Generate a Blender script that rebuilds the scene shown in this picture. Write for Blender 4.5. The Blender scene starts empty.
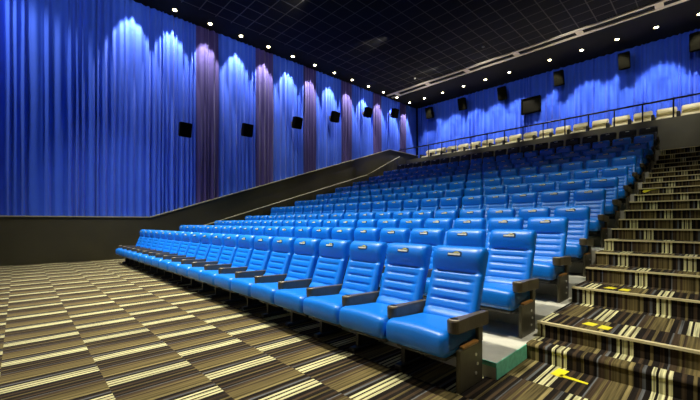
import bpy, bmesh, math, random
from math import sin, cos, pi, radians
from mathutils import Vector, Matrix
random.seed(7)
S = bpy.context.scene
C = S.collection

# ------------------------------------------------------------------ materials
def mat(name, col, rough=.6, metal=0., spec=.5, noise=0., nscale=20., bump=0., bscale=60., sheen=0.):
    m = bpy.data.materials.new(name); m.use_nodes = True
    N = m.node_tree.nodes; L = m.node_tree.links; b = N['Principled BSDF']
    b.inputs['Base Color'].default_value = (*col, 1)
    b.inputs['Roughness'].default_value = rough; b.inputs['Metallic'].default_value = metal
    b.inputs['Specular IOR Level'].default_value = spec
    if sheen: b.inputs['Sheen Weight'].default_value = sheen
    tc = N.new('ShaderNodeTexCoord')
    if noise:
        n = N.new('ShaderNodeTexNoise'); n.inputs['Scale'].default_value = nscale; n.inputs['Detail'].default_value = 4
        L.new(tc.outputs['Object'], n.inputs['Vector'])
        mx = N.new('ShaderNodeMix'); mx.data_type = 'RGBA'
        mx.inputs[6].default_value = (*[c*(1-noise) for c in col], 1)
        mx.inputs[7].default_value = (*[min(1, c*(1+noise)) for c in col], 1)
        L.new(n.outputs['Fac'], mx.inputs[0]); L.new(mx.outputs[2], b.inputs['Base Color'])
    if bump:
        n = N.new('ShaderNodeTexNoise'); n.inputs['Scale'].default_value = bscale; n.inputs['Detail'].default_value = 3
        L.new(tc.outputs['Object'], n.inputs['Vector'])
        bp = N.new('ShaderNodeBump'); bp.inputs['Strength'].default_value = bump; bp.inputs['Distance'].default_value = .01
        L.new(n.outputs['Fac'], bp.inputs['Height']); L.new(bp.outputs['Normal'], b.inputs['Normal'])
    return m

def emis(name, col, st):
    m = bpy.data.materials.new(name); m.use_nodes = True
    b = m.node_tree.nodes['Principled BSDF']
    b.inputs['Base Color'].default_value = (*col, 1)
    b.inputs['Emission Color'].default_value = (*col, 1); b.inputs['Emission Strength'].default_value = st
    return m

def mathn(N, L, op, a, b=None):
    n = N.new('ShaderNodeMath'); n.operation = op
    for i, v in enumerate((a, b)):
        if v is None: continue
        if isinstance(v, (int, float)): n.inputs[i].default_value = v
        else: L.new(v, n.inputs[i])
    return n.outputs[0]

def carpet_mat(name, period=.65, bright=1.):
    """striped carpet tiles: bands .59 m deep in y, stripes across x, each band shifted"""
    m = bpy.data.materials.new(name); m.use_nodes = True
    N = m.node_tree.nodes; L = m.node_tree.links; b = N['Principled BSDF']
    b.inputs['Roughness'].default_value = .95; b.inputs['Specular IOR Level'].default_value = .15
    g = N.new('ShaderNodeNewGeometry'); sp = N.new('ShaderNodeSeparateXYZ'); L.new(g.outputs['Position'], sp.inputs[0])
    x, y = sp.outputs[0], sp.outputs[1]
    band = mathn(N, L, 'FLOOR', mathn(N, L, 'DIVIDE', mathn(N, L, 'ADD', y, 7.19-.01), .59))
    off = mathn(N, L, 'MULTIPLY', band, PER_OFF)
    xs = mathn(N, L, 'FRACT', mathn(N, L, 'DIVIDE', mathn(N, L, 'ADD', mathn(N, L, 'ADD', x, 60.0), off), period))
    r = N.new('ShaderNodeValToRGB'); r.color_ramp.interpolation = 'CONSTANT'
    cr = dict(d=(.012, .009, .006), b=(.055, .036, .018), t=(.125, .096, .035), c=(.56, .53, .27), g=(.11, .115, .11), m=(.065, .050, .018), y=(.23, .185, .07))
    seq = [(0, 't'), (.13, 'm'), (.16, 'y'), (.20, 'd'), (.255, 'b'), (.28, 'g'), (.31, 'd'), (.36, 'c'), (.395, 'd'), (.42, 'c'), (.475, 'b'),
           (.50, 'c'), (.535, 'd'), (.60, 'b'), (.64, 'd'), (.69, 't'), (.72, 'd'), (.78, 'b'), (.82, 'd'), (.855, 'g'), (.87, 'b'), (.93, 't'), (.97, 'b')]
    el = r.color_ramp.elements
    el[0].position = 0; el[0].color = (*[c*bright for c in cr['t']], 1)
    el[1].position = seq[1][0]; el[1].color = (*[c*bright for c in cr[seq[1][1]]], 1)
    for p, k in seq[2:]:
        e = el.new(p); e.color = (*[c*bright for c in cr[k]], 1)
    L.new(xs, r.inputs[0])
    # yarn-fine streaks running along the stripes
    cm = N.new('ShaderNodeCombineXYZ'); L.new(mathn(N, L, 'MULTIPLY', x, 70.), cm.inputs[0]); L.new(mathn(N, L, 'MULTIPLY', y, 1.6), cm.inputs[1]); L.new(band, cm.inputs[2])
    n = N.new('ShaderNodeTexNoise'); n.inputs['Scale'].default_value = 1.; n.inputs['Detail'].default_value = 2
    L.new(cm.outputs[0], n.inputs['Vector'])
    mr = N.new('ShaderNodeMapRange'); mr.inputs[1].default_value = .3; mr.inputs[2].default_value = .7; mr.inputs[3].default_value = .45; mr.inputs[4].default_value = 1.55
    L.new(n.outputs['Fac'], mr.inputs[0])
    mx = N.new('ShaderNodeVectorMath'); mx.operation = 'SCALE'; L.new(r.outputs['Color'], mx.inputs[0]); L.new(mr.outputs[0], mx.inputs[3])
    L.new(mx.outputs[0], b.inputs['Base Color'])
    n2 = N.new('ShaderNodeTexNoise'); n2.inputs['Scale'].default_value = 180; L.new(g.outputs['Position'], n2.inputs['Vector'])
    bp = N.new('ShaderNodeBump'); bp.inputs['Strength'].default_value = .35; bp.inputs['Distance'].default_value = .008
    L.new(n2.outputs['Fac'], bp.inputs['Height']); L.new(bp.outputs['Normal'], b.inputs['Normal'])
    return m
PER_OFF = .25; SCR = .55
M = {}
M['carpet'] = carpet_mat('striped_carpet')

def ceiling_mat():
    m = bpy.data.materials.new('ceiling_tiles'); m.use_nodes = True
    N = m.node_tree.nodes; L = m.node_tree.links; b = N['Principled BSDF']
    g = N.new('ShaderNodeNewGeometry'); sp = N.new('ShaderNodeSeparateXYZ'); L.new(g.outputs['Position'], sp.inputs[0])
    outs = []
    for i in (0, 1):
        f = mathn(N, L, 'FRACT', mathn(N, L, 'DIVIDE', mathn(N, L, 'ADD', sp.outputs[i], 60.1), .6))
        outs.append(mathn(N, L, 'LESS_THAN', f, .055))
    ln = mathn(N, L, 'MAXIMUM', outs[0], outs[1])
    n = N.new('ShaderNodeTexNoise'); n.inputs['Scale'].default_value = .5; L.new(g.outputs['Position'], n.inputs['Vector'])
    mx = N.new('ShaderNodeMix'); mx.data_type = 'RGBA'
    mx.inputs[6].default_value = (.006, .005, .0035, 1); mx.inputs[7].default_value = (.085, .075, .055, 1)
    L.new(ln, mx.inputs[0]); L.new(mx.outputs[2], b.inputs['Base Color'])
    b.inputs['Roughness'].default_value = .8; b.inputs['Specular IOR Level'].default_value = .12
    bp = N.new('ShaderNodeBump'); bp.inputs['Strength'].default_value = .4; bp.inputs['Distance'].default_value = .01
    L.new(ln, bp.inputs['Height']); L.new(bp.outputs['Normal'], b.inputs['Normal'])
    return m
M['ceil'] = ceiling_mat()
M['black'] = mat('black_paint', (.008, .007, .005), .85, spec=.15, noise=.2, nscale=3)
M['lower'] = mat('olive_black_panel', (.042, .037, .014), .6, noise=.35, nscale=1.3, bump=.15, bscale=30)
M['cap'] = mat('pale_cap_rail', (.36, .33, .20), .4)
M['greywall'] = mat('grey_plaster', (.16, .155, .11), .8, noise=.25, nscale=2., bump=.2)
M['deck'] = mat('pale_concrete', (.68, .66, .52), .55, noise=.3, nscale=5., bump=.25, bscale=40)
M['green'] = mat('green_edge_paint', (.20, .95, .50), .45, noise=.45, nscale=22., bump=.3)
M['nose'] = mat('nosing_trim', (.70, .60, .30), .5, noise=.3, nscale=30)
M['blue'] = mat('blue_curtain_cloth', (.019, .094, .66), .75, noise=.10, nscale=2.5, bump=.2, bscale=90, sheen=.15)
M['purple'] = mat('purple_curtain_cloth', (.034, .018, .15), .8, noise=.12, nscale=2.5, bump=.2, bscale=90, sheen=.15)
M['seat'] = mat('blue_leather', (.0, .180, .72), .38, noise=.10, nscale=9., bump=.14, bscale=60, spec=.7)
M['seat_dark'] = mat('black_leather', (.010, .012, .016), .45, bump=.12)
M['cream'] = mat('cream_leather', (.80, .74, .46), .4, noise=.06, nscale=6, bump=.1)
M['shell'] = mat('dark_plastic_shell', (.02, .02, .02), .38, noise=.2, nscale=12)
M['arm'] = mat('charcoal_armrest', (.085, .068, .036), .4, noise=.25, nscale=25, bump=.1)
M['cup'] = mat('cup_ring', (.40, .33, .22), .3)
M['cupin'] = mat('cup_well', (.012, .010, .008), .4)
M['metal'] = mat('dark_grey_steel', (.10, .09, .055), .38, metal=.35, noise=.3, nscale=15)
M['rust'] = mat('orange_brown_cap', (.32, .15, .03), .4, noise=.2)
M['bolt'] = mat('bright_bolt', (.75, .72, .62), .3, metal=.7)
M['mark'] = mat('emblem_white', (.78, .78, .66), .5)
M['swoosh'] = mat('emblem_gold', (.62, .55, .16), .5)
M['patch'] = mat('emblem_patch', (.004, .035, .10), .6)
M['yellow'] = mat('yellow_tape', (.90, .78, .02), .5, noise=.15, nscale=60)
M['rail'] = mat('navy_black_rail', (.012, .012, .022), .35, metal=.3)
M['lamp'] = emis('warm_lamp_glow', (1., .90, .50), 22)
M['ring'] = mat('lamp_ring', (.25, .24, .20), .4, metal=.5)
M['slot'] = mat('cream_diffuser_rail', (.66, .54, .36), .6)
M['speaker'] = mat('speaker_black', (.0035, .0032, .002), .9, spec=.03, noise=.3, nscale=30)
M['grille'] = mat('speaker_grille', (.004, .0036, .0016), .9, spec=.03, bump=.6, bscale=200)
M['glass'] = mat('port_glass', (.008, .007, .003), .6, spec=.05)

# ------------------------------------------------------------------ mesh helpers
def link_mesh(name, bm, m, parent=None, smooth=False):
    me = bpy.data.meshes.new(name); bmesh.ops.recalc_face_normals(bm, faces=bm.faces[:]); bm.to_mesh(me); bm.free()
    ms = m if isinstance(m, (list, tuple)) else [m]
    for q in ms: me.materials.append(q)
    if smooth:
        for p in me.polygons: p.use_smooth = True
    o = bpy.data.objects.new(name, me); C.objects.link(o)
    if parent: o.parent = parent
    return o

def box(bm, x0, x1, y0, y1, z0, z1, bev=0., mtx=None, seg=2, mi=0):
    r = bmesh.ops.create_cube(bm, size=1.)
    vs = r['verts']
    for v in vs:
        v.co = Vector((x0+(v.co.x+.5)*(x1-x0), y0+(v.co.y+.5)*(y1-y0), z0+(v.co.z+.5)*(z1-z0)))
    fs = list({f for v in vs for f in v.link_faces})
    for f in fs: f.material_index = mi
    if bev:
        es = list({e for v in vs for e in v.link_edges})
        rr = bmesh.ops.bevel(bm, geom=es, offset=bev, segments=seg, profile=.5, affect='EDGES')
        vs = list({v for f in rr['faces'] for v in f.verts} | {v for v in vs if v.is_valid})
    if mtx is not None: bmesh.ops.transform(bm, matrix=mtx, verts=[v for v in vs if v.is_valid])

def cyl(bm, c, r, h, seg=16, axis='Z', r2=None, mi=0):
    rot = {'Z': Matrix(), 'X': Matrix.Rotation(pi/2, 4, 'Y'), 'Y': Matrix.Rotation(pi/2, 4, 'X')}[axis]
    rr = bmesh.ops.create_cone(bm, cap_ends=True, segments=seg, radius1=r, radius2=r if r2 is None else r2, depth=h, matrix=Matrix.Translation(c) @ rot)
    for f in {f for v in rr['verts'] for f in v.link_faces}: f.material_index = mi

def bar(bm, a, b, r, seg=8):
    a, b = Vector(a), Vector(b); d = b-a
    q = d.to_track_quat('Z', 'Y').to_matrix().to_4x4()
    bmesh.ops.create_cone(bm, cap_ends=True, segments=seg, radius1=r, radius2=r, depth=d.length, matrix=Matrix.Translation((a+b)/2) @ q)

def poly_prism(bm, pts, lift):
    """pts: list of Vector, lift: Vector extrusion"""
    a = [bm.verts.new(p) for p in pts]; b = [bm.verts.new(Vector(p)+lift) for p in pts]
    bm.faces.new(a); bm.faces.new(b[::-1]); n = len(a)
    for i in range(n): bm.faces.new((a[i], a[(i+1) % n], b[(i+1) % n], b[i]))

def loft(bm, rings, cap=True):
    vs = [[bm.verts.new(p) for p in r] for r in rings]; n = len(vs[0])
    for i in range(len(vs)-1):
        for j in range(n):
            bm.faces.new((vs[i][j], vs[i][(j+1) % n], vs[i+1][(j+1) % n], vs[i+1][j]))
    if cap: bm.faces.new(vs[0]); bm.faces.new(vs[-1][::-1])

def struct(name, bm, m, smooth=False):
    o = link_mesh(name, bm, m, None, smooth); o['kind'] = 'structure'; return o

def tag(o, label, cat, group=None):
    o['label'] = label; o['category'] = cat
    if group: o['group'] = group
    return o

def thing(name, label, cat, loc=(0, 0, 0), rz=0, group=None):
    o = bpy.data.objects.new(name, None); C.objects.link(o); o.empty_display_size = .1
    o.location = loc; o.rotation_euler = (0, 0, rz)
    return tag(o, label, cat, group)

def dup(root, loc, label, rz=None):
    def cp(o, par):
        c = o.copy(); C.objects.link(c); c.parent = par
        for ch in kids.get(o.name, []): cp(ch, c)
        return c
    kids = {}
    def walk(o):
        kids[o.name] = list(o.children)
        for ch in o.children: walk(ch)
    walk(root)
    r = cp(root, None); r.location = loc; r['label'] = label
    if rz is not None: r.rotation_euler = (0, 0, rz)
    return r

ORD = ['first', 'second', 'third', 'fourth', 'fifth', 'sixth', 'seventh', 'eighth', 'ninth', 'tenth', 'eleventh', 'twelfth', 'thirteenth',
       'fourteenth', 'fifteenth', 'sixteenth', 'seventeenth', 'eighteenth', 'nineteenth', 'twentieth']

# ------------------------------------------------------------------ layout numbers
XL, XR = -13.75, 1.5
YB, YF = 19.45, -8.
ZC = 8.87
SW = .55                      # seat pitch
X0 = -1.542                   # centre of the seats at the stair end
NS = 20
ROWY = [2.75, 3.90, 5.06, 6.22, 7.33, 8.47, 9.61, 10.74, 11.87, 13.01, 14.15, 15.30]
ROWZ = [0, .13, .28, .46, .81, 1.11, 1.45, 1.83, 2.17, 2.53, 2.94, 3.42]
XE = -1.17                    # right edge of the seat decks
XA = -12.42                   # left edge of the decks

# ------------------------------------------------------------------ room
bm = bmesh.new(); box(bm, XL-.2, XR, YF, 2.69, -.2, 0); box(bm, XL-.2, XR, 2.69, YB, -.2, -.001)
struct('floor', bm, M['carpet'])
for i in range(1, 12):
    bm = bmesh.new()
    y0 = ROWY[i]-1.22; y1 = (ROWY[i+1]-1.22) if i < 11 else 16.4
    box(bm, XA, XE, y0, y1, 0 if i < 4 else ROWZ[i-1]-.3, ROWZ[i])
    struct('floor', bm, M['deck'])
# green painted edge of the lowest deck
bm = bmesh.new(); box(bm, XE, XE+.006, 2.68, 3.52, .0, .128); box(bm, XE-.16, XE+.006, 2.672, 2.68, .095, .132)
struct('trim_1', bm, M['green'])

# stairs on the right of the seats
noses = [(3.30, .14), (3.58, .28), (4.74, .46), (5.38, .635), (5.92, .80), (6.49, .96), (7.06, 1.12), (7.64, 1.28), (8.21, 1.45), (8.78, 1.63),
         (9.36, 1.80), (9.93, 1.97), (10.50, 2.14), (11.08, 2.31), (11.65, 2.48), (12.22, 2.66), (12.79, 2.84), (13.37, 3.03), (13.94, 3.24), (14.51, 3.48)]
def stairs(x0, x1, noses, yend, m):
    for k, (y, z) in enumerate(noses):
        ye = noses[k+1][0]+.02 if k+1 < len(noses) else yend
        zb = max(0, z-.5)
        bm = bmesh.new(); prof = []
        r = .022
        prof += [(y+.012, zb), (y+.012, z-.05)]
        for a in range(6):
            t = a/5*pi/2
            prof.append((y+r-r*cos(t), z-r+r*sin(t)))
        prof += [(ye, z), (ye, zb)]
        poly_prism(bm, [Vector((x0, a, b)) for a, b in prof], Vector((x1-x0, 0, 0)))
        o = struct('floor', bm, m)
stairs(XE+.001, XR, noses, 16.4, M['carpet'])
bm = bmesh.new()
for k, (y, z) in enumerate(noses):
    if k == 0: continue
    box(bm, XE+.002, XR, y-.010, y+.03, z-.016, z+.004)
struct('trim_2', bm, M['nose'])
left_n = noses + [(14.95, 3.68), (15.4, 3.87), (15.85, 4.06), (16.3, 4.25), (16.75, 4.45)]
stairs(XL, XA-.001, left_n, YB, M['black'])
bm = bmesh.new()
for k, (y, z) in enumerate(left_n): box(bm, XL, XA-.002, y-.006, y+.02, z-.010, z+.003)
struct('trim_3', bm, M['nose'])

# left wall: solid wall, dark lower panelling that climbs with the seats, cap rail
bm = bmesh.new(); box(bm, XL-.4, XL-.2, YF, YB+.2, -.2, ZC+.2); struct('wall_left', bm, M['black'])
line = [(YF, 1.36), (3.40, 1.40), (16.5, 5.68), (YB, 5.68)]
bm = bmesh.new()
poly_prism(bm, [Vector((XL-.2, y, z)) for y, z in [(YF, -.1)]+line+[(YB, -.1)]], Vector((.2, 0, 0)))
struct('wall_left', bm, M['lower'])
bm = bmesh.new()
for (a, b), (c, d) in zip(line, line[1:]):
    poly_prism(bm, [Vector((XL-.16, a, b)), Vector((XL-.16, c, d)), Vector((XL-.16, c, d+.035)), Vector((XL-.16, a, b+.035))], Vector((.19, 0, 0)))
struct('trim_4', bm, M['cap'])
bm = bmesh.new(); box(bm, XL-.4, XR+.2, YB+.25, YB+.45, -.2, ZC+.2); struct('wall_back', bm, M['black'])
bm = bmesh.new(); box(bm, XR, XR+.2, YF, YB+.2, -.2, ZC+.2); struct('wall_right', bm, M['black'])
bm = bmesh.new(); box(bm, XL-.4, XR+.2, YF-.2, YF, -.2, ZC+.2); struct('wall_front', bm, M['black'])
bm = bmesh.new(); box(bm, XL+.95, XR, YF, 16.0, ZC, ZC+.2); struct('ceiling', bm, M['ceil'])
bm = bmesh.new(); box(bm, XL-.4, XL+.95, YF, YB+.2, ZC, ZC+.2); box(bm, XL+.95, XR, 16.0, YB+.2, ZC, ZC+.2); struct('ceiling', bm, M['black'])

# balcony: parapet wall and deck
bm = bmesh.new(); box(bm, XA, XR, 16.4, 16.56, 3.3, 4.87); struct('wall_balcony', bm, M['greywall'])
bm = bmesh.new(); box(bm, XA, XR, 16.56, YB, 4.25, 4.45); struct('floor', bm, M['deck'])
bm = bmesh.new(); box(bm, XA, XR, YB-.12, YB+.1, 4.45, 5.3); struct('wall_back', bm, M['black'])

# ------------------------------------------------------------------ curtains
def curtain(name, a, b, axis, fixed, zlow, ztop, m, amp=.055, pitch=.17, seed=1, rows=8):
    """pleated cloth hung from a to b along axis ('y' or 'x'); zlow(t) gives its hem"""
    rnd = random.Random(seed); bm = bmesh.new()
    
    knots = [a]; 
    while knots[-1] < b: knots.append(knots[-1]+pitch*rnd.uniform(.45, 1.6))
    amps = [amp*rnd.uniform(.45, 1.25) for _ in knots]
    sway = [rnd.uniform(-.5, .5) for _ in knots]
    def f(t):
        for i in range(len(knots)-1):
            if knots[i] <= t <= knots[i+1]: break
        u = (t-knots[i])/(knots[i+1]-knots[i])
        return amps[i], u, sway[i]
    n = max(8, int((b-a)/.018)); grid = []
    for i in range(n+1):
        t = a+(b-a)*i/n; A, u, sw = f(min(t, knots[-1]-1e-4)); col = []
        z0 = zlow(t)
        for k in range(rows+1):
            h = k/rows; z = z0+(ztop-z0)*h
            s = sin(2*pi*u); w = (1-cos(2*pi*u))/2
            d = A*(1.6*w**1.4-.8)*(1.-.25*h)+.012*sin(9*t+z*1.3+sw*6)
            tt = t + .018*sw*sin(z*1.1+sw*4)*w
            col.append((tt, d, z))
        grid.append(col)
    V = []
    for col in grid:
        r = []
        for tt, d, z in col:
            if axis == 'y': r.append(bm.verts.new((fixed+d, tt, z)))
            else: r.append(bm.verts.new((tt, fixed-d, z)))
        V.append(r)
    for i in range(n):
        for k in range(rows): bm.faces.new((V[i][k], V[i+1][k], V[i+1][k+1], V[i][k+1]))
    o = link_mesh(name, bm, m, None, True)
    return o
def hem(t):
    for (a, b), (c, d) in zip(line, line[1:]):
        if a <= t <= c: return b+(d-b)*(t-a)/(c-a)-.15
    return 1.2
XCU = XL-.10
pur = [(5.0, 5.87), (7.55, 8.42), (10.05, 10.88), (12.55, 13.38), (15.05, 15.85), (17.6, 18.3)]
edges = [YF+.05]; kinds = []
cuts = [(YF+.05, 1.83, 'b'), (1.83, 5.0, 'b')]
prev = 5.0
for k, (a, b) in enumerate(pur):
    cuts.append((a, b, 'p')); nx = pur[k+1][0] if k+1 < len(pur) else YB-.02
    cuts.append((b, nx, 'b'))
blab = ['wide blue curtain nearest the screen on the left side wall', 'blue curtain before the nearest purple curtain on the left wall']
nb = np_ = 0
for k, (a, b, c) in enumerate(cuts):
    if c == 'b':
        if nb < 2: lab = blab[nb]
        elif nb < 7: lab = f'pleated blue curtain between the {ORD[nb-2]} and {ORD[nb-1]} purple curtains on the left wall'
        else: lab = 'blue curtain on the left wall ending in the far back corner'
        nb += 1
    else:
        lab = f'narrow dark purple curtain on left wall, {ORD[np_]} purple one from the front'; np_ += 1
    o = curtain('curtain', a, b, 'y', XCU, hem, ZC, M['blue' if c == 'b' else 'purple'], seed=20+k, pitch=.27 if k < 1 else .19, amp=.075)
    tag(o, lab, 'curtain', 'side wall curtains')
o = curtain('curtain', XL-.05, XR-.02, 'x', YB-.02, lambda t: 5.2, ZC, M['blue'], amp=.085, pitch=.24, seed=99)
tag(o, 'long pleated blue curtain across the back wall behind the balcony', 'curtain')

# ------------------------------------------------------------------ cinema seats
def super_ring(cx, yc, zc, a, tf, tb, n, tx, front):
    """ring in the plane spanned by X and direction tx(y,z normal); front(u) adds relief on the front side"""
    pts = []
    for j in range(n):
        t = 2*pi*j/n; c, s = cos(t), sin(t)
        px = a*math.copysign(abs(c)**.32, c); q = math.copysign(abs(s)**.45, s)
        d = q*(tf if s < 0 else tb)
        if s < 0: d -= front(px/a)*min(1, abs(q))
        pts.append(Vector((cx+px, yc+tx[0]*d, zc+tx[1]*d)))
    return pts

def backrest_bm():
    bm = bmesh.new(); rings = []; n = 44; K = 64
    p0 = Vector((-.135, .36)); p1 = Vector((.105, 1.005))   # (y,z) spine, bottom to top
    ax = (p1-p0).normalized(); nx = (ax.y, -ax.x)          # points backwards (+y)
    Ltot = (p1-p0).length
    for i in range(K+1):
        s = i/K; P = p0.lerp(p1, s)
        endr = min(1, (1-s)/.055); sh = math.sqrt(max(.0, 1-(1-endr)**2))
        endb = min(1, s/.05); shb = math.sqrt(max(.04, 1-(1-endb)**2))
        k = max(.12, sh)*max(.3, shb)
        a = .238*(.90+.10*math.sqrt(max(0, min(1, (1-s)/.08))))
        z = s
        def front(u, z=z, k=k):
            r = 0
            au = abs(u)
            if z > .66:                                       # headrest roll
                w = (z-.66)/.34; r += .062*sin(pi*min(1, w**1.35))**.8 if w < 1 else 0
            elif z > .18:                                     # ribbed panel with side bolsters
                w = (z-.18)/.48*4; g = abs(w-round(w)); 
                inner = 1/(1+math.exp((au-.74)*30))
                r += -.016*inner*math.exp(-(g/.13)**2) + .012*(1-inner)*min(1, (.70-z)*25)
                if abs(z-.66) < .02: r -= .012
            else:
                r += .034*sin(pi*(z+.02)/.20)
            return r*min(1, k*1.2)
        rings.append(super_ring(0, P.x, P.y, a, .058*k, .030*k, n, nx, front))
    loft(bm, rings)
    return bm, p0, p1, nx

def cushion_bm():
    bm = bmesh.new(); rings = []; n = 40; K = 26
    # side profile swept in x, with rounded sides
    y0, y1 = -.655, -.04
    for i in range(K+1):
        u = -1+2*i/K
        e = max(0, 1-abs(u)); k = min(1, e/.13); sh = math.sqrt(max(0, 1-(1-k)**2)); kk = .35+.65*sh
        x = u*.264; pts = []
        crown = .016*(1-u*u)
        for j in range(n):
            t = 2*pi*j/n; c, s = cos(t), sin(t)
            yy = math.copysign(abs(c)**.42, c); zz = math.copysign(abs(s)**.52, s)
            hy = (y1-y0)/2-.030*(1-sh); hz = .098-.030*(1-sh)
            py = (y0+y1)/2+yy*hy; pz = .355+zz*hz
            if zz > 0: pz += crown*zz
            # front roll: thicker towards the front lip, tail dips
            f = (py-y0)/(y1-y0); pz += -.035*f*(zz > 0)+.018*math.exp(-(f/.22)**2)*(zz > 0) + (.045*f if zz < 0 else 0)
            pts.append(Vector((x, py, pz)))
        rings.append(pts)
    loft(bm, rings); return bm

def armrest_bm(x):
    bm = bmesh.new(); pts = []
    # plan outline: slim at the back, round cup end at the front
    back = -.04; fr = -.535
    prof = [(-.026, back), (-.028, -.25), (-.030, -.36), (-.041, -.47)]
    arc = [(-.045*cos(t), fr-.045*sin(t)) for t in [pi*k/10 for k in range(11)]]
    right = [(-a, b) for a, b in prof[::-1]]
    out = prof+arc+right
    rings = []
    for z, g in ((.440, .82), (.447, .95), (.525, 1.), (.535, .93)):
        r = []
        for a, b in out:
            lift = -.02*(b-back)*(-1) if False else 0
            yy = back+(b-back)*(1-(1-g)*.1)
            zz = z + .0*(b) - (.030*((yy-fr)/(back-fr)) if z < .5 else .018*((yy-fr)/(back-fr)))
            r.append(Vector((x+a*g, yy, zz)))
        rings.append(r)
    loft(bm, rings); return bm

def emblem(parent, p0, p1, nx):
    ax = (p1-p0).normalized()
    def at(s, off):  # point on front of headrest
        P = p0.lerp(p1, s); return P.x-nx[0]*off, P.y-nx[1]*off
    off = .1005
    bm = bmesh.new()
    def flat(pts, lift, mi):
        vs = []
        for (x, s) in pts:
            q = .855+s/.66; y, z = at(q, .0610+.062*sin(pi*((q-.66)/.34)**1.35)**.8+lift); vs.append(bm.verts.new((x, y, z)))
        f = bm.faces.new(vs)
        f.material_index = mi; r = bmesh.ops.extrude_face_region(bm, geom=[f])
        for v in [g for g in r['geom'] if isinstance(g, bmesh.types.BMVert)]:
            v.co.y += nx[0]*.012; v.co.z += nx[1]*.012
    # small letter-like strokes on a dark patch, with a gold swoosh above
    flat([(-.062, -.020), (.066, -.020), (.072, .004), (.060, .020), (.010, .024), (-.02, .008), (-.062, .006)], 0, 0)
    x = -.056
    for w in (.012, .010, .014, .010, .012, .014, .010, .012):
        flat([(x, -.013), (x+w, -.013), (x+w, .001), (x, .001)], .003, 1); x += w+.0022
    sw = [(-.006+.058*k/6, .006+.012*sin(pi*k/6)) for k in range(7)]+[(.052-.058*k/6, .003+.006*sin(pi*k/6)) for k in range(7)]
    flat(sw, .003, 2)
    return link_mesh('emblem', bm, [M['patch'], M['mark'], M['swoosh']], parent)

def shell_bm(p0, p1, nx):
    bm = bmesh.new(); rings = []
    for i in range(13):
        s = .02+.93*i/12; P = p0.lerp(p1, s); w = .225-.03*max(0, s-.8)*3; th = .028
        o1 = .028
        pts = []
        for j in range(20):
            t = 2*pi*j/20; c, q = cos(t), sin(t)
            d = o1+th*math.copysign(abs(q)**.5, q)
            pts.append(Vector((w*math.copysign(abs(c)**.4, c), P.x+nx[0]*d, P.y+nx[1]*d)))
        rings.append(pts)
    loft(bm, rings); return bm

def make_seat(leather, both):
    t = thing('cinema_seat', 'x', 'seat', group='cinema seats in the stepped rows')
    bb, p0, p1, nx = backrest_bm()
    br = link_mesh('backrest', bb, leather, t, True)
    emblem(br, p0, p1, nx)
    link_mesh('back_shell', shell_bm(p0, p1, nx), M['shell'], t, True)
    link_mesh('seat_cushion', cushion_bm(), leather, t, True)
    bm = bmesh.new(); box(bm, -.225, .225, -.56, -.14, .225, .285, .02); box(bm, -.25, .25, -.30, -.22, .18, .25)
    link_mesh('seat_pan', bm, M['shell'], t)
    for sx in ((-1, 1) if both else (-1,)):
        x = sx*SW/2
        a = link_mesh('armrest', armrest_bm(x), M['arm'], t)
        bm = bmesh.new()
        bmesh.ops.create_cone(bm, cap_ends=False, segments=20, radius1=.036, radius2=.030, depth=.006, matrix=Matrix.Translation((x, -.525, .5372)))
        link_mesh('cup_ring', bm, M['cup'], a)
        bm = bmesh.new(); cyl(bm, (x, -.525, .5345), .030, .004, 20); link_mesh('cup_holder', bm, M['cupin'], a)
        bm = bmesh.new()
        if both and sx == 1:
            box(bm, x-.012, x+.022, -.485, -.135, .0, .305, .008)
            l = link_mesh('end_panel', bm, M['metal'], t)
            bm = bmesh.new()
            bm.free()
            for y, z in ((-.25, .225), (-.225, .15), (-.25, .085)):
                bm = bmesh.new(); cyl(bm, (x+.024, y, z), .012, .008, 12, 'X'); link_mesh('bolt', bm, M['bolt'], l)
            bm = bmesh.new(); box(bm, x-.013, x+.024, -.44, -.20, .300, .325, .008); o_ = link_mesh('panel_cap', bm, M['rust'], t); o_['label'] = 'orange-brown cap of the end panel'
            bm = bmesh.new(); box(bm, x-.018, x+.018, -.19, -.12, .30, .48, .006); link_mesh('arm_post', bm, M['metal'], t)
        else:
            box(bm, x-.02, x+.02, -.40, -.16, .035, .30, .006); box(bm, x-.035, x+.035, -.47, -.12, 0, .04, .01)
            box(bm, x-.016, x+.016, -.20, -.13, .29, .46)
            link_mesh('leg', bm, M['shell'], t)
    return t

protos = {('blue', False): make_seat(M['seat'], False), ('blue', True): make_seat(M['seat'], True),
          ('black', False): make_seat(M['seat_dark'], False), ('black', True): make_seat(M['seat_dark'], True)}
used = set()
for r in range(12):
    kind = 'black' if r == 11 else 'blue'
    rowname = 'front row' if r == 0 else ('dark top row below the balcony' if r == 11 else f'{ORD[r]} row from the front')
    for i in range(NS):
        x = X0-i*SW; key = (kind, i == 0)
        if i == 0: pos = 'end seat beside the striped stairs'
        elif i < 10: pos = f'{ORD[i]} seat from the striped stairs'
        elif i == NS-1: pos = 'end seat beside the left aisle'
        else: pos = f'{ORD[NS-1-i]} seat from the left aisle'
        lab = f'{kind} cinema seat, {rowname}, {pos}'
        loc = (x, ROWY[r], ROWZ[r])
        if key in used: o = dup(protos[key], loc, lab)
        else:
            o = protos[key]; used.add(key); o.location = loc; o['label'] = lab

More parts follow.
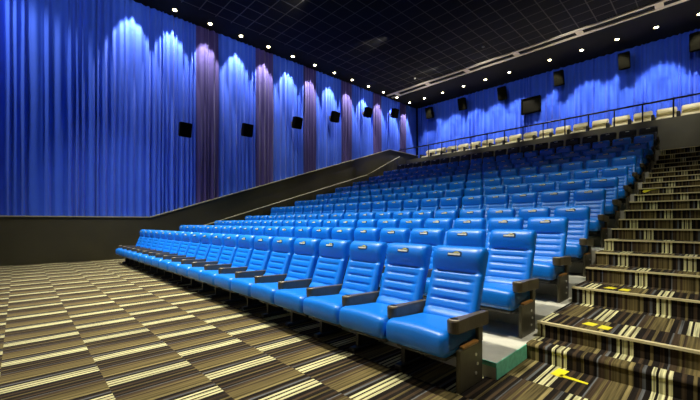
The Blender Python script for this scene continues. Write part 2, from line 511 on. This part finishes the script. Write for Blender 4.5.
# ------------------------------------------------------------------ balcony seats
def make_vip():
    t = thing('balcony_armchair', 'x', 'seat', group='cream armchairs on the balcony')
    bm = bmesh.new(); box(bm, -.27, .27, -.42, .12, .30, .56, .05, seg=3); link_mesh('seat_cushion', bm, M['cream'], t, True)
    bm = bmesh.new(); box(bm, -.285, .285, -.07, .07, -.30, .33, .06, Matrix.Translation((0, .14, .68)) @ Matrix.Rotation(radians(-16), 4, 'X'), 3)
    link_mesh('backrest', bm, M['cream'], t, True)
    bm = bmesh.new(); box(bm, -.26, .26, -.09, .07, -.08, .08, .04, Matrix.Translation((0, .10, .84)) @ Matrix.Rotation(radians(-16), 4, 'X'), 3)
    link_mesh('head_cushion', bm, M['cream'], t, True)
    bm = bmesh.new(); box(bm, -.385, -.285, -.42, .25, .02, .70, .03); link_mesh('armrest', bm, M['shell'], t, True)
    bm = bmesh.new(); box(bm, -.27, .27, -.38, .22, 0, .30, .02); link_mesh('base', bm, M['shell'], t, True)
    return t
vip = make_vip()
VN = 17
for i in range(VN):
    x = -.55-i*.675
    lab = ('cream leather balcony armchair, nearest the right edge of the photo' if i == 0 else
           'cream leather balcony armchair at the far left end behind the railing' if i == VN-1 else
           f'cream leather balcony armchair behind the railing, {ORD[i]} from the right')
    if i == 0: vip.location = (x, 17.15, 4.45); vip['label'] = lab
    else: dup(vip, (x, 17.15, 4.45), lab)

# balcony railing
t = thing('balcony_railing', 'thin dark railing along the top of the balcony wall', 'railing', (0, 16.48, 4.87))
bm = bmesh.new(); bar(bm, (XA-.6, 0, .66), (XR, 0, .66), .033, 10); link_mesh('top_rail', bm, M['rail'], t, True)
for k in range(16):
    x = .67-.83*k if k < 16 else 0
    bm = bmesh.new(); bar(bm, (x, 0, 0), (x, 0, .66), .024, 8); cyl(bm, (x, 0, .008), .04, .016, 12); link_mesh('post', bm, M['rail'], t)

# left aisle handrail
t = thing('stair_handrail', 'pale sloping handrail on dark posts along the left aisle', 'handrail', (XL+.12, 0, 0))
hl = [(4.9, 1.01), (14.35, 3.93), (17.3, 5.36)]
bm = bmesh.new()
for (a, b), (c, d) in zip(hl, hl[1:]): bar(bm, (0, a, b), (0, c, d), .022, 10)
link_mesh('hand_rail', bm, M['cap'], t, True)
for k in range(40):
    y = 5.0+k*.31
    z = hl[0][1]+(y-hl[0][0])*(hl[1][1]-hl[0][1])/(hl[1][0]-hl[0][0]) if y < hl[1][0] else hl[1][1]+(y-hl[1][0])*(hl[2][1]-hl[1][1])/(hl[2][0]-hl[1][0])
    fl = 0
    for a, b in left_n:
        if y >= a: fl = b
    bm = bmesh.new(); bar(bm, (0, y, fl), (0, y, z-.01), .012, 6); link_mesh('post', bm, M['shell'], t)

# ------------------------------------------------------------------ speakers
def make_speaker(w, h, d, tilt, nm, grp):
    t = thing(nm, 'x', 'speaker', group=grp)
    R = Matrix.Rotation(radians(tilt), 4, 'X')
    bm = bmesh.new()
    # tapered cabinet, front face -y
    pts = [(-w/2, -d/2), (w/2, -d/2), (w/2*.72, d/2), (-w/2*.72, d/2)]
    vs0 = [bm.verts.new((a, b, -h/2)) for a, b in pts]; vs1 = [bm.verts.new((a, b, h/2)) for a, b in pts]
    bm.faces.new(vs0); bm.faces.new(vs1[::-1])
    for i in range(4): bm.faces.new((vs0[i], vs0[(i+1) % 4], vs1[(i+1) % 4], vs1[i]))
    bmesh.ops.bevel(bm, geom=bm.edges[:], offset=.02, segments=2, affect='EDGES')
    bmesh.ops.transform(bm, matrix=R, verts=bm.verts[:]); link_mesh('cabinet', bm, M['speaker'], t)
    bm = bmesh.new(); box(bm, -w/2*.88, w/2*.88, -d/2-.012, -d/2+.01, -h/2*.9, h/2*.9, .008, R); link_mesh('grille', bm, M['grille'], t)
    bm = bmesh.new(); bar(bm, (0, d/2*.8, 0), (0, d/2+.22, .03), .022); box(bm, -.06, .06, d/2+.19, d/2+.21, -.07, .13)
    link_mesh('bracket', bm, M['metal'], t)
    return t
sp = make_speaker(.42, .52, .34, 14, 'wall_speaker', 'speakers on the left wall')
for k, (y, z) in enumerate([(4.42, 4.62), (6.87, 5.05), (9.37, 5.85), (11.71, 6.62), (14.15, 7.38), (16.5, 7.85)]):
    lab = f'black box speaker hung on the left curtain, {ORD[k]} from the front'
    if k == 0: o = sp; o.location = (XL+.36, y, z); o.rotation_euler = (0, 0, radians(90)); o['label'] = lab
    else: o = dup(sp, (XL+.36, y, z), lab, radians(90))
    o.rotation_euler = (0, 0, radians(90))
sp = make_speaker(.42, .68, .38, 14, 'rear_speaker', 'speakers on the back wall')
nm = ['nearest the left corner', 'second from the left corner', 'third from the left, beside the projection window', 'third from the right edge',
      'second from the right edge', 'cut off by the right edge of the photo']
for k, x in enumerate([-12.5, -10.25, -7.91, -5.18, -2.68, -.48]):
    lab = f'black speaker on the back curtain, {nm[k]}'
    if k == 0: sp.location = (x, YB-.50, 8.2); sp['label'] = lab
    else: dup(sp, (x, YB-.50, 8.2), lab)
t = thing('projection_window', 'dark framed projection window in the back curtain', 'window', (-6.58, YB-.21, 7.30))
bm = bmesh.new(); W_, H_ = .46, .40
for a in ((-W_, W_, H_-.06, H_), (-W_, W_, -H_, -H_+.06), (-W_, -W_+.06, -H_, H_), (W_-.06, W_, -H_, H_)): box(bm, a[0], a[1], -.10, .08, a[2], a[3], .005)
link_mesh('window_frame', bm, M['speaker'], t)
bm = bmesh.new(); box(bm, -W_+.05, W_-.05, -.03, -.02, -H_+.05, H_-.05); link_mesh('pane', bm, M['glass'], t)

# ------------------------------------------------------------------ ceiling fittings
def lamp_thing():
    t = thing('ceiling_downlight', 'x', 'lamp', group='downlights along the curtains')
    bm = bmesh.new()
    bmesh.ops.create_cone(bm, cap_ends=False, segments=20, radius1=.095, radius2=.075, depth=.03, matrix=Matrix.Translation((0, 0, -.015)))
    link_mesh('lamp_ring', bm, M['ring'], t, True)
    bm = bmesh.new(); bmesh.ops.create_uvsphere(bm, u_segments=14, v_segments=8, radius=.062, matrix=Matrix.Translation((0, 0, -.012)) @ Matrix.Diagonal((1, 1, .7, 1)))
    link_mesh('bulb', bm, M['lamp'], t, True)
    return t
def spot(name, loc, target, energy, half, blend=.3, col=(1, 1, 1), r=.05):
    d = bpy.data.lights.new(name, 'SPOT'); d.energy = energy; d.spot_size = radians(half*2); d.spot_blend = blend; d.color = col; d.shadow_soft_size = r
    o = bpy.data.objects.new(name, d); C.objects.link(o); o.location = loc
    o.rotation_euler = (Vector(target)-Vector(loc)).to_track_quat('-Z', 'Y').to_euler()
    return o
lt = lamp_thing(); first = True
LY = [2.82+1.265*k for k in range(13)]
for k, y in enumerate(LY):
    if k == 0: lab = 'ceiling downlight just above the top edge at the left curtain'
    else: lab = f'glowing ceiling downlight along the left curtain, {ORD[k-1]} from the front'
    if first: lt.location = (-13.38, y, ZC); lt['label'] = lab; first = False
    else: dup(lt, (-13.38, y, ZC), lab)
    spot('wall_washer', (-13.38, y, ZC-.09), (-13.38-.27*1., y, ZC-1.09), 680, 25.5, .35, (1, .97, .93))
LX = [-12.30, -11.03, -9.70, -8.45, -7.20, -5.35, -4.07, -2.81, -1.58, -.38, .85]
for k, x in enumerate(LX):
    lab = f'glowing ceiling downlight before the back curtain, {ORD[k]} from the left corner'
    dup(lt, (x, 18.05, ZC), lab)
    spot('wall_washer', (x, 18.05, ZC-.09), (x, 18.05+.55, ZC-1.09), 430, 30, .5, (1, .97, .93))

# slot diffuser on the ceiling
t = thing('ceiling_slot_diffuser', 'long cream double slot diffuser across the rear ceiling', 'vent', (0, 16.0, ZC))
for y in (0, .48):
    bm = bmesh.new(); box(bm, XL+.15, XR-.05, y, y+.13, -.05, 0, .008); link_mesh('rail', bm, M['slot'], t)
bm = bmesh.new(); box(bm, XL+.15, XR-.05, .13, .48, -.012, 0); link_mesh('slot', bm, M['black'], t)
for x in (-13.0, -10.9, -8.6, -6.2, -3.75, -1.35):
    bm = bmesh.new(); box(bm, x-.12, x+.12, .12, .49, -.04, 0, .006); link_mesh('joint_plate', bm, M['slot'], t)
# detectors
def hit(u, v, z):
    yaw = radians(46.326); f = 348.3
    tt = (222.745-v)/f; l = (u-350)/f; d = (z-1.217)/tt
    return (d*(-sin(yaw)+l*cos(yaw)), d*(cos(yaw)+l*sin(yaw)))
bm = bmesh.new(); cyl(bm, (0, 0, -.02), .06, .04, 16, r2=.045); cyl(bm, (0, 0, -.045), .03, .02, 12)
det = [(-9.23, 5.21, 'small pale round detector on the dark ceiling over the left seats'), (-6.93, 14.6, 'small round detector on the ceiling before the slot diffuser'),
       (-10.95, 15.2, 'small round detector on the ceiling near the far left corner')]
o = link_mesh('smoke_detector', bm, M['cap'], None, True); 
for k, (x, y, lab) in enumerate(det):
    q = o if k == 0 else o.copy()
    if k: C.objects.link(q)
    q.location = (x, y, ZC); tag(q, lab, 'detector')

# yellow arrows stuck to the carpet
def arrow(name, x, y, z, parts, lab):
    bm = bmesh.new()
    for pts in parts: poly_prism(bm, [Vector((x+a, y+b, z+.0005)) for a, b in pts], Vector((0, 0, .003)))
    tag(link_mesh(name, bm, M['yellow']), lab, 'floor marking')
arrow('floor_arrow', -.88, 3.16, 0, [[(-.035, -.06), (.045, -.07), (.06, .10), (-.02, .11)], [(.03, -.055), (.22, -.065), (.22, -.035), (.03, -.01)]], 'yellow arrow on the carpet before the lowest step')
arrow('floor_arrow', -.76, 3.78, .28, [[(-.09, 0), (.0, -.02), (.02, .09), (-.06, .11)], [(.04, -.05), (.12, -.06), (.13, .06), (.05, .08)]], 'yellow two-part arrow on the lowest wide stair landing')
arrow('floor_arrow', -.80, 4.92, .46, [[(-.09, 0), (.0, -.02), (.02, .10), (-.06, .12)], [(.05, -.05), (.14, -.06), (.15, .08), (.07, .10)]], 'yellow arrow on the second wide stair landing')

bm = bmesh.new(); poly_prism(bm, [Vector((-1.10, 9.938, 1.90)), Vector((-1.06, 9.938, 1.87)), Vector((-.96, 9.938, 1.925)), Vector((-.78, 9.938, 1.94)), Vector((-.78, 9.938, 1.955)), Vector((-1.06, 9.938, 1.955))], Vector((0, -.004, 0)))
tag(link_mesh('floor_arrow', bm, M['yellow']), 'yellow tape mark on a step riser high up the striped stairs', 'floor marking')
# ------------------------------------------------------------------ light
W = bpy.data.worlds.new('world'); S.world = W; W.use_nodes = True
W.node_tree.nodes['Background'].inputs[0].default_value = (.10, .13, .20, 1); W.node_tree.nodes['Background'].inputs[1].default_value = .3
def fill_spot(x, y, tx, ty, tz, e, half, blend=.6, col=(1, .95, .84), r=.25):
    spot('unseen_spot', (x, y, ZC-.15), (tx, ty, tz), e, half, blend, col, r)  # unseen fill spots added near the ceiling for seats, floor and stairs
for x in (-11.0, -8.4, -5.8, -3.2):
    fill_spot(x, .9, x+.1, 3.0, .3, 3000, 35, 1.)
    fill_spot(x, 4.6, x, 7.6, 1, 620, 33, 1., (.85, 1, .80))
for x in (-10.2, -7.2, -4.2):
    fill_spot(x, -1.4, x, -.8, 0, 700, 40, 1.)
fill_spot(1.35, 3.0, -1.1, 3.8, .2, 1700, 24, 1.)
fill_spot(.2, 6.4, -.4, 9.3, 1.6, 800, 27, 1.)
fill_spot(-.2, 13., -.6, 15.5, 3, 160, 30, 1.)
for y in (-1., 3., 7., 11., 15.):
    spot('curtain_fill', (-9.3, y, ZC-.1), (XL, y, 8.0), 300, 36, 1., (.9, .93, 1), .15)  # unseen fill added to lift the tops of the left curtains
for x in (-11., -7.5, -4., -.5):
    spot('curtain_fill', (x, 14.6, ZC-.3), (x, YB, 7.8), 120, 36, 1., (.9, .93, 1), .15)  # same added fill for the upper back curtain
for y in (8., 11., 14.):
    spot('panel_fill', (-11.4, y, ZC-.1), (XL, y+1, .33*y+.2), 520, 20, 1., (1, .9, .6), .1)  # unseen warm fill added to brighten the climbing wall panel
spot('unseen_spot', (-12.3, -1.9, ZC-.15), (-13.75, .1, 4.0), 800, 46, .5, (.9, .95, 1), .35)
for x in (-12., -9., -6., -3., 0.):
    spot('slot_fill', (x, 18.6, 4.9), (x, 16.0, ZC), 260, 38, 1., (1, .90, .70), .1)  # unseen upward fill added to brighten the slot diffuser and rear ceiling
for x in (-11.3, -9.2, -7.1, -5., -2.9, -.8):
    spot('armchair_fill', (x, 15.4, ZC-.1), (x, 17.1, 5.0), 600, 18, .8, (1, .93, .75), .1)  # unseen fill added to brighten the cream armchairs
# unseen cinema screen added behind the camera, its glow serving as fill light
t = thing('fill_screen', 'large added screen on the front wall, glowing as fill light for the seats', 'screen', (-6.1, YF+.06, 0))
bm = bmesh.new(); box(bm, -5.2, 5.2, -.02, .02, 1.7, 6.5); link_mesh('screen', bm, emis('screen_fill_glow', (1., .90, .70), SCR), t)
bm = bmesh.new()
for q in ((-5.4, 5.4, 1.5, 1.7), (-5.4, 5.4, 6.5, 6.7), (-5.4, -5.2, 1.7, 6.5), (5.2, 5.4, 1.7, 6.5)): box(bm, q[0], q[1], -.04, .06, q[2], q[3], .01)
link_mesh('screen_frame', bm, M['black'], t)

cam = bpy.data.cameras.new('camera'); co = bpy.data.objects.new('camera', cam); C.objects.link(co)
co.location = (0, 0, 1.217); co.rotation_euler = (pi/2, 0, radians(46.326))
cam.sensor_fit = 'HORIZONTAL'; cam.sensor_width = 36; cam.lens = 348.3/700*36; cam.shift_y = 22.745/700
cam.clip_end = 200; cam.clip_start = .02
S.camera = co
S.view_settings.view_transform = 'Standard'; S.view_settings.look = 'None'; S.view_settings.exposure = 0; S.view_settings.gamma = 1
